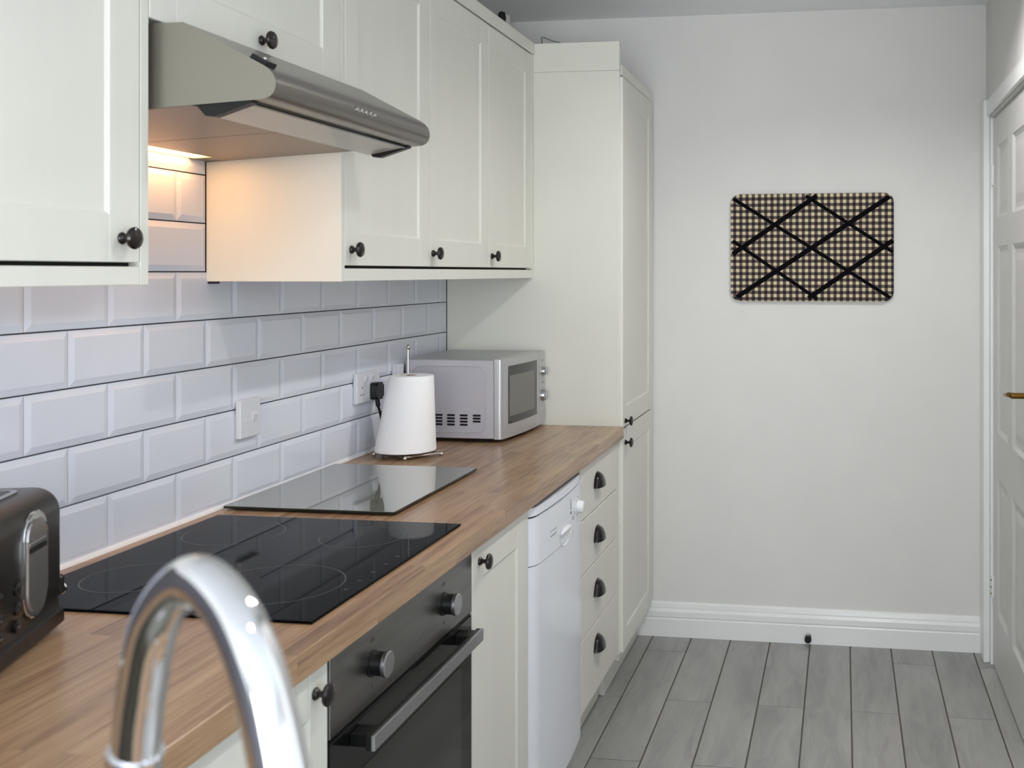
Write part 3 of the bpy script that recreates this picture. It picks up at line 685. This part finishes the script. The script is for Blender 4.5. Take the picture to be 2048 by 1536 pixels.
for t, dr in ((0, -.0015), (.01, 0), (.5, 0), (.985, 0), (1.0, -.002)):
    r_ = .0850+(.0605-.0850)*t; cx_ = cxa+.018*t; rings.append(ringat(cx_, cya+.003*t, r_+dr, .9290+t*(1.139-.9290)))
r2 = ringat(cxa+.016, cya+.002, .020, 1.139); r3 = ringat(cxa+.010, cya, .020, .9290)
seq = rings+[r2, r3, rings[0]]
for a, b_ in zip(seq, seq[1:]):
    for k in range(n_): bm.faces.new((a[k], a[(k+1) % n_], b_[(k+1) % n_], b_[k]))
obj('paper', bm, PAPER, pr, True)
bm = bmesh.new(); lathe(bm, [(.0195, .9295), (.0195, 1.1395), (.0180, 1.1395), (.0180, .9295), (.0195, .9295)], 'Z', (cxa+.008, cya, 0), 24, closed=False)
bmesh.ops.transform(bm, matrix=Matrix.Identity(4), verts=bm.verts)
obj('cardboard_core', bm, mat('cardboard', 'B9A78E', .9), pr, True)

# ================================================================== SOCKETS
def plate(name, label, cat, y0, y1, z0, z1, dep=.0125):
    t = thing(name, label, cat, (.006, (y0+y1)/2, (z0+z1)/2))
    bm = bmesh.new(); box(bm, .0002, dep, y0, y1, z0, z1, bev=.0022); p = obj('face_plate', bm, SOCK, t)
    return t, p, dep
t, p, dp = plate('cooker_switch', 'single white switched fuse spur on the tiles behind the hob', 'switch', 2.185, 2.268, 1.0535, 1.1400, .0135)
bm = bmesh.new(); prism(bm, [(dp-.001, 1.085), (dp+.001, 1.085), (dp+.006, 1.104), (dp+.0005, 1.112), (dp-.001, 1.112)], 'Y', 2.232, 2.247); obj('rocker', bm, SOCK, t)
bm = bmesh.new(); box(bm, dp-.0005, dp+.0015, 2.205, 2.221, 1.088, 1.108, bev=.0008); obj('fuse_carrier', bm, SOCK, t)
t, p, dp = plate('double_socket', 'double white wall socket behind the paper roll with a black plug in', 'socket', 2.760, 2.906, 1.0600, 1.1460, .0125)
for ys in (2.815, 2.851):
    bm = bmesh.new(); prism(bm, [(dp-.001, 1.118), (dp+.001, 1.118), (dp+.0055, 1.132), (dp+.0005, 1.138), (dp-.001, 1.138)], 'Y', ys-.006, ys+.006); obj('rocker', bm, SOCK, t)
bm = bmesh.new()
for y_, z_ in ((2.793, 1.104), (2.785, 1.084), (2.801, 1.084)): box(bm, dp+.00005, dp+.0003, y_-.0028, y_+.0028, z_-.002, z_+.002)
obj('pin_holes', bm, GREYP, t)['kind'] = 'stuff'
pl = thing('mains_plug', 'black three-pin plug with its lead in the socket behind the paper roll', 'plug', (.02, 2.868, 1.085))
bm = bmesh.new(); prism(bm, rrect(2.8400, 2.8880, 1.0640, 1.1130, .010), 'X', .0130, .034)
es = [e for e in bm.edges if all(v.co.x > .03 for v in e.verts)]; bmesh.ops.bevel(bm, geom=es, offset=.004, segments=2, affect='EDGES')
obj('plug_body', bm, BLACK, pl, True)
bm = bmesh.new(); lead = smoothpath([(.024, 2.864, 1.066), (.025, 2.868, 1.045), (.027, 2.882, 1.010), (.024, 2.895, .960), (.020, 2.92, .922), (.020, 3.00, .917), (.022, 3.045, .918)], 7)
tube(bm, lead, .004, 10, radii=[.0065 if i < 8 else .0036 for i in range(len(lead))]); obj('lead', bm, BLACK, pl, True)
t, p, dp = plate('single_socket', 'white wall plate seen between the paper roll and the microwave', 'socket', 3.015, 3.055, 1.060, 1.150, .022)

# ================================================================== TOASTER (local frame: +x = face normal, -y = towards the camera end)
tr = thing('toaster', 'dark gunmetal toaster at the left edge of the worktop', 'toaster', (.187, 1.208, .912), 0, None, world=False)
ang = math.atan2(.317, .948); tr.rotation_euler = (0, 0, ang)
# local: face plane x = +.09 ; far end y = +.15 ; near end y = -.15
tb = .094; L_ = .160
bm = bmesh.new(); outl = rrect(-.088, .090, .036, .205, .038, 7); outl = [(x, z) for x, z in outl]
def loftbody(bm, outl, y0, y1, rr=.03, n=5):
    cx_ = sum(p[0] for p in outl)/len(outl); cz_ = sum(p[1] for p in outl)/len(outl); rings = []
    st_ = [(y0, 1)]
    for k in range(n+1):
        a = math.pi/2*k/n; rings.append((y0+rr*(1-math.sin(a)), 1-rr*(1-math.cos(a))*0, rr*(1-math.cos(math.pi/2-a))))
    out = []
    ks = [(y0+rr*(1-math.sin(math.pi/2*k/n)), rr*(1-math.cos(math.pi/2*k/n))) for k in range(n, -1, -1)]
    ks2 = [(y1-(y-y0), ins) for y, ins in ks][::-1]
    prev = None
    for y, ins in ks+ks2:
        ring = []
        for x, z in outl:
            sx = (abs(x-cx_)-ins)/max(abs(x-cx_), 1e-6); sz = (abs(z-cz_)-ins*.8)/max(abs(z-cz_), 1e-6)
            zz = cz_+(z-cz_)*max(sz, .0) if z > .06 else z
            ring.append(bm.verts.new((cx_+(x-cx_)*max(sx, 0), y, zz)))
        if prev:
            for k in range(len(ring)): bm.faces.new((prev[k], prev[(k+1) % len(ring)], ring[(k+1) % len(ring)], ring[k]))
        else: bm.faces.new(ring[::-1])
        prev = ring
    bm.faces.new(prev)
outl = [(-.088, .034), (.090, .034)]+[(x, z) for x, z in rrect(-.088, .090, .036, .207, .034, 7) if z > .05]
# order the outline
outl = sorted(outl, key=lambda p: math.atan2(p[1]-.12, p[0]))
loftbody(bm, outl, -L_, L_, .022, 6); tbody = obj('body', bm, TOAST, tr, True)
bm = bmesh.new(); box(bm, -.090, .092, .0-L_+.003, L_-.003, .006, .0335, bev=.005); obj('base', bm, BLACK, tr)
for a in (-.06, .06):
    for b_ in (-.12, .12):
        bm = bmesh.new(); lathe(bm, [(.010, .0002), (.010, .0065)], 'Z', (a, b_, 0), 10); obj('foot', bm, BLACKM, tr)
bm = bmesh.new(); prism(bm, rrect(-.052, .052, -.115, .115, .02), 'Z', .2068, .2095); tt = obj('top_plate', bm, TOASTT, tr)
for a in (-.030, .030):
    bm = bmesh.new(); prism(bm, rrect(a-.012, a+.012, -.105, .105, .006), 'Z', .2094, .2099); obj('bread_slot', bm, BLACK, tt)
# side window: chrome pill  s (distance from far end) .05-.13 -> y = L_-s
yc = .0585
bm = bmesh.new(); prism(bm, rrect(yc-.037, yc+.037, .046, .190, .034, 8), 'X', .0885, .0925)
es = [e for e in bm.edges if all(v.co.x > .092 for v in e.verts)]; bmesh.ops.bevel(bm, geom=es, offset=.002, segments=2, affect='EDGES')
wi = obj('window_bezel', bm, CHROME, tbody, True)
bm = bmesh.new(); prism(bm, rrect(yc-.029, yc+.029, .055, .181, .027, 8), 'X', .0915, .0942); obj('window_glass', bm, mat('toaster_window', 'B9B6B4', .22, metal=.9), tbody)
bm = bmesh.new(); prism(bm, rrect(yc-.027, yc+.027, .146, .150, .001, 2), 'X', .0943, .0955); obj('bread_rail', bm, CHROME, tbody)
bm = bmesh.new(); prism(bm, rrect(yc-.027, yc+.027, .137, .1445, .001, 2), 'X', .0943, .0948); obj('bread_guide', bm, BLACK, tbody)
for ss, zs_ in ((.158, (.100, .074, .051)), (.208, (.100, .074, .051))):
    for zz in zs_:
        bm = bmesh.new(); lathe(bm, [(.0085, .0895), (.0085, .0925), (.0070, .0935)], 'X', (0, L_-ss, zz), 18); bt = obj('button', bm, BLACK, tbody, True)
        if zz < .09:
            bm = bmesh.new(); box(bm, .0936, .0940, L_-ss-.006, L_-ss+.003, zz-.0007, zz+.0007); obj('button_mark', bm, ALU, tbody)
# browning lever at the far end
bm = bmesh.new(); box(bm, -.012+.075, .012+.075, L_-.004, L_+.010, .045, .075, bev=.004); lv = obj('lever', bm, BLACK, tr)
bm = bmesh.new(); lathe(bm, [(.009, L_+.0102), (.010, L_+.013), (.008, L_+.016)], 'Y', (.078, 0, .052), 14); obj('lever_cap', bm, CHROME, lv, True)

# ================================================================== TAP
tp = thing('mixer_tap', 'tall chrome swan-neck kitchen tap, blurred in the foreground', 'tap', (1.125, .405, .912))
path = [(1.1245, .4050, .950), (1.1240, .4055, 1.05), (1.1215, .4070, 1.13), (1.1175, .4090, 1.18), (1.1100, .4118, 1.220), (1.0945, .4200, 1.258), (1.0750, .4310, 1.2795), (1.0515, .4405, 1.2878), (1.0270, .4500, 1.266), (1.0140, .4575, 1.2288), (1.0070, .4625, 1.196)]
bm = bmesh.new(); sp = smoothpath(path, 10); n = len(sp)
tube(bm, sp, .0112, 28, radii=[.0128-.0018*min(1, i/(n*.75)) for i in range(n)]); spout = obj('spout', bm, CHROME, tp, True)
bm = bmesh.new(); tube(bm, [(1.0072, .4624, 1.1975), (1.0045, .4640, 1.1870), (1.0020, .4655, 1.178)], .0128, 28); obj('aerator', bm, CHROME, tp, True)
bm = bmesh.new(); lathe(bm, [(.027, .9122), (.027, .918), (.022, .922), (.0205, .930), (.0205, .985), (.017, .992), (.0135, .996)], 'Z', (1.1245, .405, 0), 32); obj('tap_body', bm, CHROME, tp, True)
bm = bmesh.new(); tube(bm, smoothpath([(1.143, .405, .955), (1.165, .405, .962), (1.20, .405, .985)], 5), .006, 12); obj('lever', bm, CHROME, tp, True)

# ================================================================== MEMO BOARD
nb = thing('memo_board', 'checked fabric memo board crossed by black ribbons, on the back wall', 'notice board', (1.223, YB, 1.525))
mx0, mx1, mz0_, mz1_ = .9125, 1.5345, 1.3170, 1.7310
bm = bmesh.new(); prism(bm, rrect(mx0, mx1, mz0_, mz1_, .036, 6), 'Y', YB-.016, YB-.0005)
es = [e for e in bm.edges if all(v.co.y < YB-.015 for v in e.verts)]; bmesh.ops.bevel(bm, geom=es, offset=.004, segments=2, affect='EDGES')
obj('padded_panel', bm, GING, nb)
W_, H_ = mx1-mx0, mz1_-mz0_
def b2w(u, v_):   # board crop pixel -> board plane
    return (mx0+(u-275)/(1750-275)*W_, mz1_-(v_-180)/(1145-180)*H_)
def ribbon(a, b_, wdt, yo):
    (x0, z0), (x1, z1) = b2w(*a), b2w(*b_); d_ = Vector((x1-x0, 0, z1-z0)).normalized(); nn = Vector((-d_.z, 0, d_.x))*wdt/2
    bm = bmesh.new(); A_ = Vector((x0, 0, z0)); C_ = Vector((x1, 0, z1))
    q = [A_+nn, C_+nn, C_-nn, A_-nn]
    f = [bm.verts.new((p_.x, YB-.0162-yo, p_.z)) for p_ in q]; g = [bm.verts.new((p_.x, YB-.0152-yo, p_.z)) for p_ in q]
    bm.faces.new(f); bm.faces.new(g[::-1])
    for k in range(4): bm.faces.new((f[k], g[k], g[(k+1) % 4], f[(k+1) % 4]))
    obj('ribbon', bm, RIBBON, nb)
for a, b_ in (((300, 222), (1720, 1112)), ((960, 200), (1742, 708)), ((292, 602), (1065, 1125))): ribbon(a, b_, .0135, 0)
for a, b_ in (((292, 722), (1062, 200)), ((328, 1112), (1712, 215)), ((985, 1118), (1742, 604))): ribbon(a, b_, .0180, .0012)

# ================================================================== THINGS ABOVE THE CABINETS
pp = thing('heating_pipe', 'white pipe rising to the ceiling behind the wall cabinets', 'pipe', (.05, 3.95, 2.10))
bm = bmesh.new(); lathe(bm, [(.013, 2.102), (.013, ZC)], 'Z', (.040, 4.0, 0), 14); obj('pipe_run', bm, PIPEW, pp, True)
bm = bmesh.new(); lathe(bm, [(.016, 2.30), (.018, 2.305), (.018, 2.33), (.016, 2.335)], 'Z', (.040, 4.0, 0), 14); obj('pipe_collar', bm, PIPEW, pp, True)
vl = thing('pipe_valve', 'small black fitting above the wall cabinets beside the white pipe', 'fitting', (.13, 3.70, 2.10))
bm = bmesh.new(); lathe(bm, [(.004, 2.102), (.006, 2.12), (.006, 2.335)], 'Z', (.118, 3.70, 0), 10); obj('stem', bm, BLACK, vl, True)
bm = bmesh.new(); lathe(bm, [(.006, 2.335), (.014, 2.34), (.016, 2.352), (.012, 2.372), (.003, 2.376)], 'Z', (.118, 3.70, 0), 14); obj('cap', bm, BLACK, vl, True)
wr = thing('wall_clip_and_cable', 'thin grey cable stub on the back wall above the tall cabinet', 'cable', (.17, YB, 2.34))
bm = bmesh.new(); tube(bm, [(.151, YB-.003, 2.25), (.151, YB-.003, 2.372)], .0022, 8); tube(bm, smoothpath([(.157, YB-.003, 2.370), (.20, YB-.003, 2.352), (.235, YB-.003, 2.335), (.235, YB-.003, 2.25)], 4), .0018, 8)
obj('cable', bm, mat('grey_cable', '85878C', .5), wr, True)

# ================================================================== CEILING DOWNLIGHTS (above and behind the view)
for i, (x, y) in enumerate(((1.52, 1.6), (1.50, 2.9), (1.6, .3))):
    lb = ['round ceiling downlight over the middle of the kitchen floor, above the picture', 'round ceiling downlight furthest from the window, above the picture', 'round ceiling downlight over the peninsula and tap, above the picture'][i]
    dl = thing('ceiling_downlight', lb, 'downlight', (x, y, ZC), group='recessed ceiling downlights')
    bm = bmesh.new(); lathe(bm, [(.030, ZC-.004), (.045, ZC-.004), (.047, ZC-.0005)], 'Z', (x, y, 0), 24, closed=False); obj('bezel', bm, CHROME_S, dl, True)
    bm = bmesh.new(); lathe(bm, [(.029, ZC-.0035), (.029, ZC-.001)], 'Z', (x, y, 0), 20); obj('lens', bm, LAMPC, dl)
    sl = bpy.data.lights.new('downlight_beam', 'SPOT'); sl.energy = (35, 53, 20)[i]; sl.spot_size = math.radians(150); sl.spot_blend = .6; sl.shadow_soft_size = .04; sl.color = (1, .975, .96)
    so = bpy.data.objects.new('downlight_beam', sl); COL.objects.link(so); so.location = (x, y, ZC-.01)
for o in bpy.data.objects:
    for k in ('_w', '_o'):
        if k in o: del o[k]
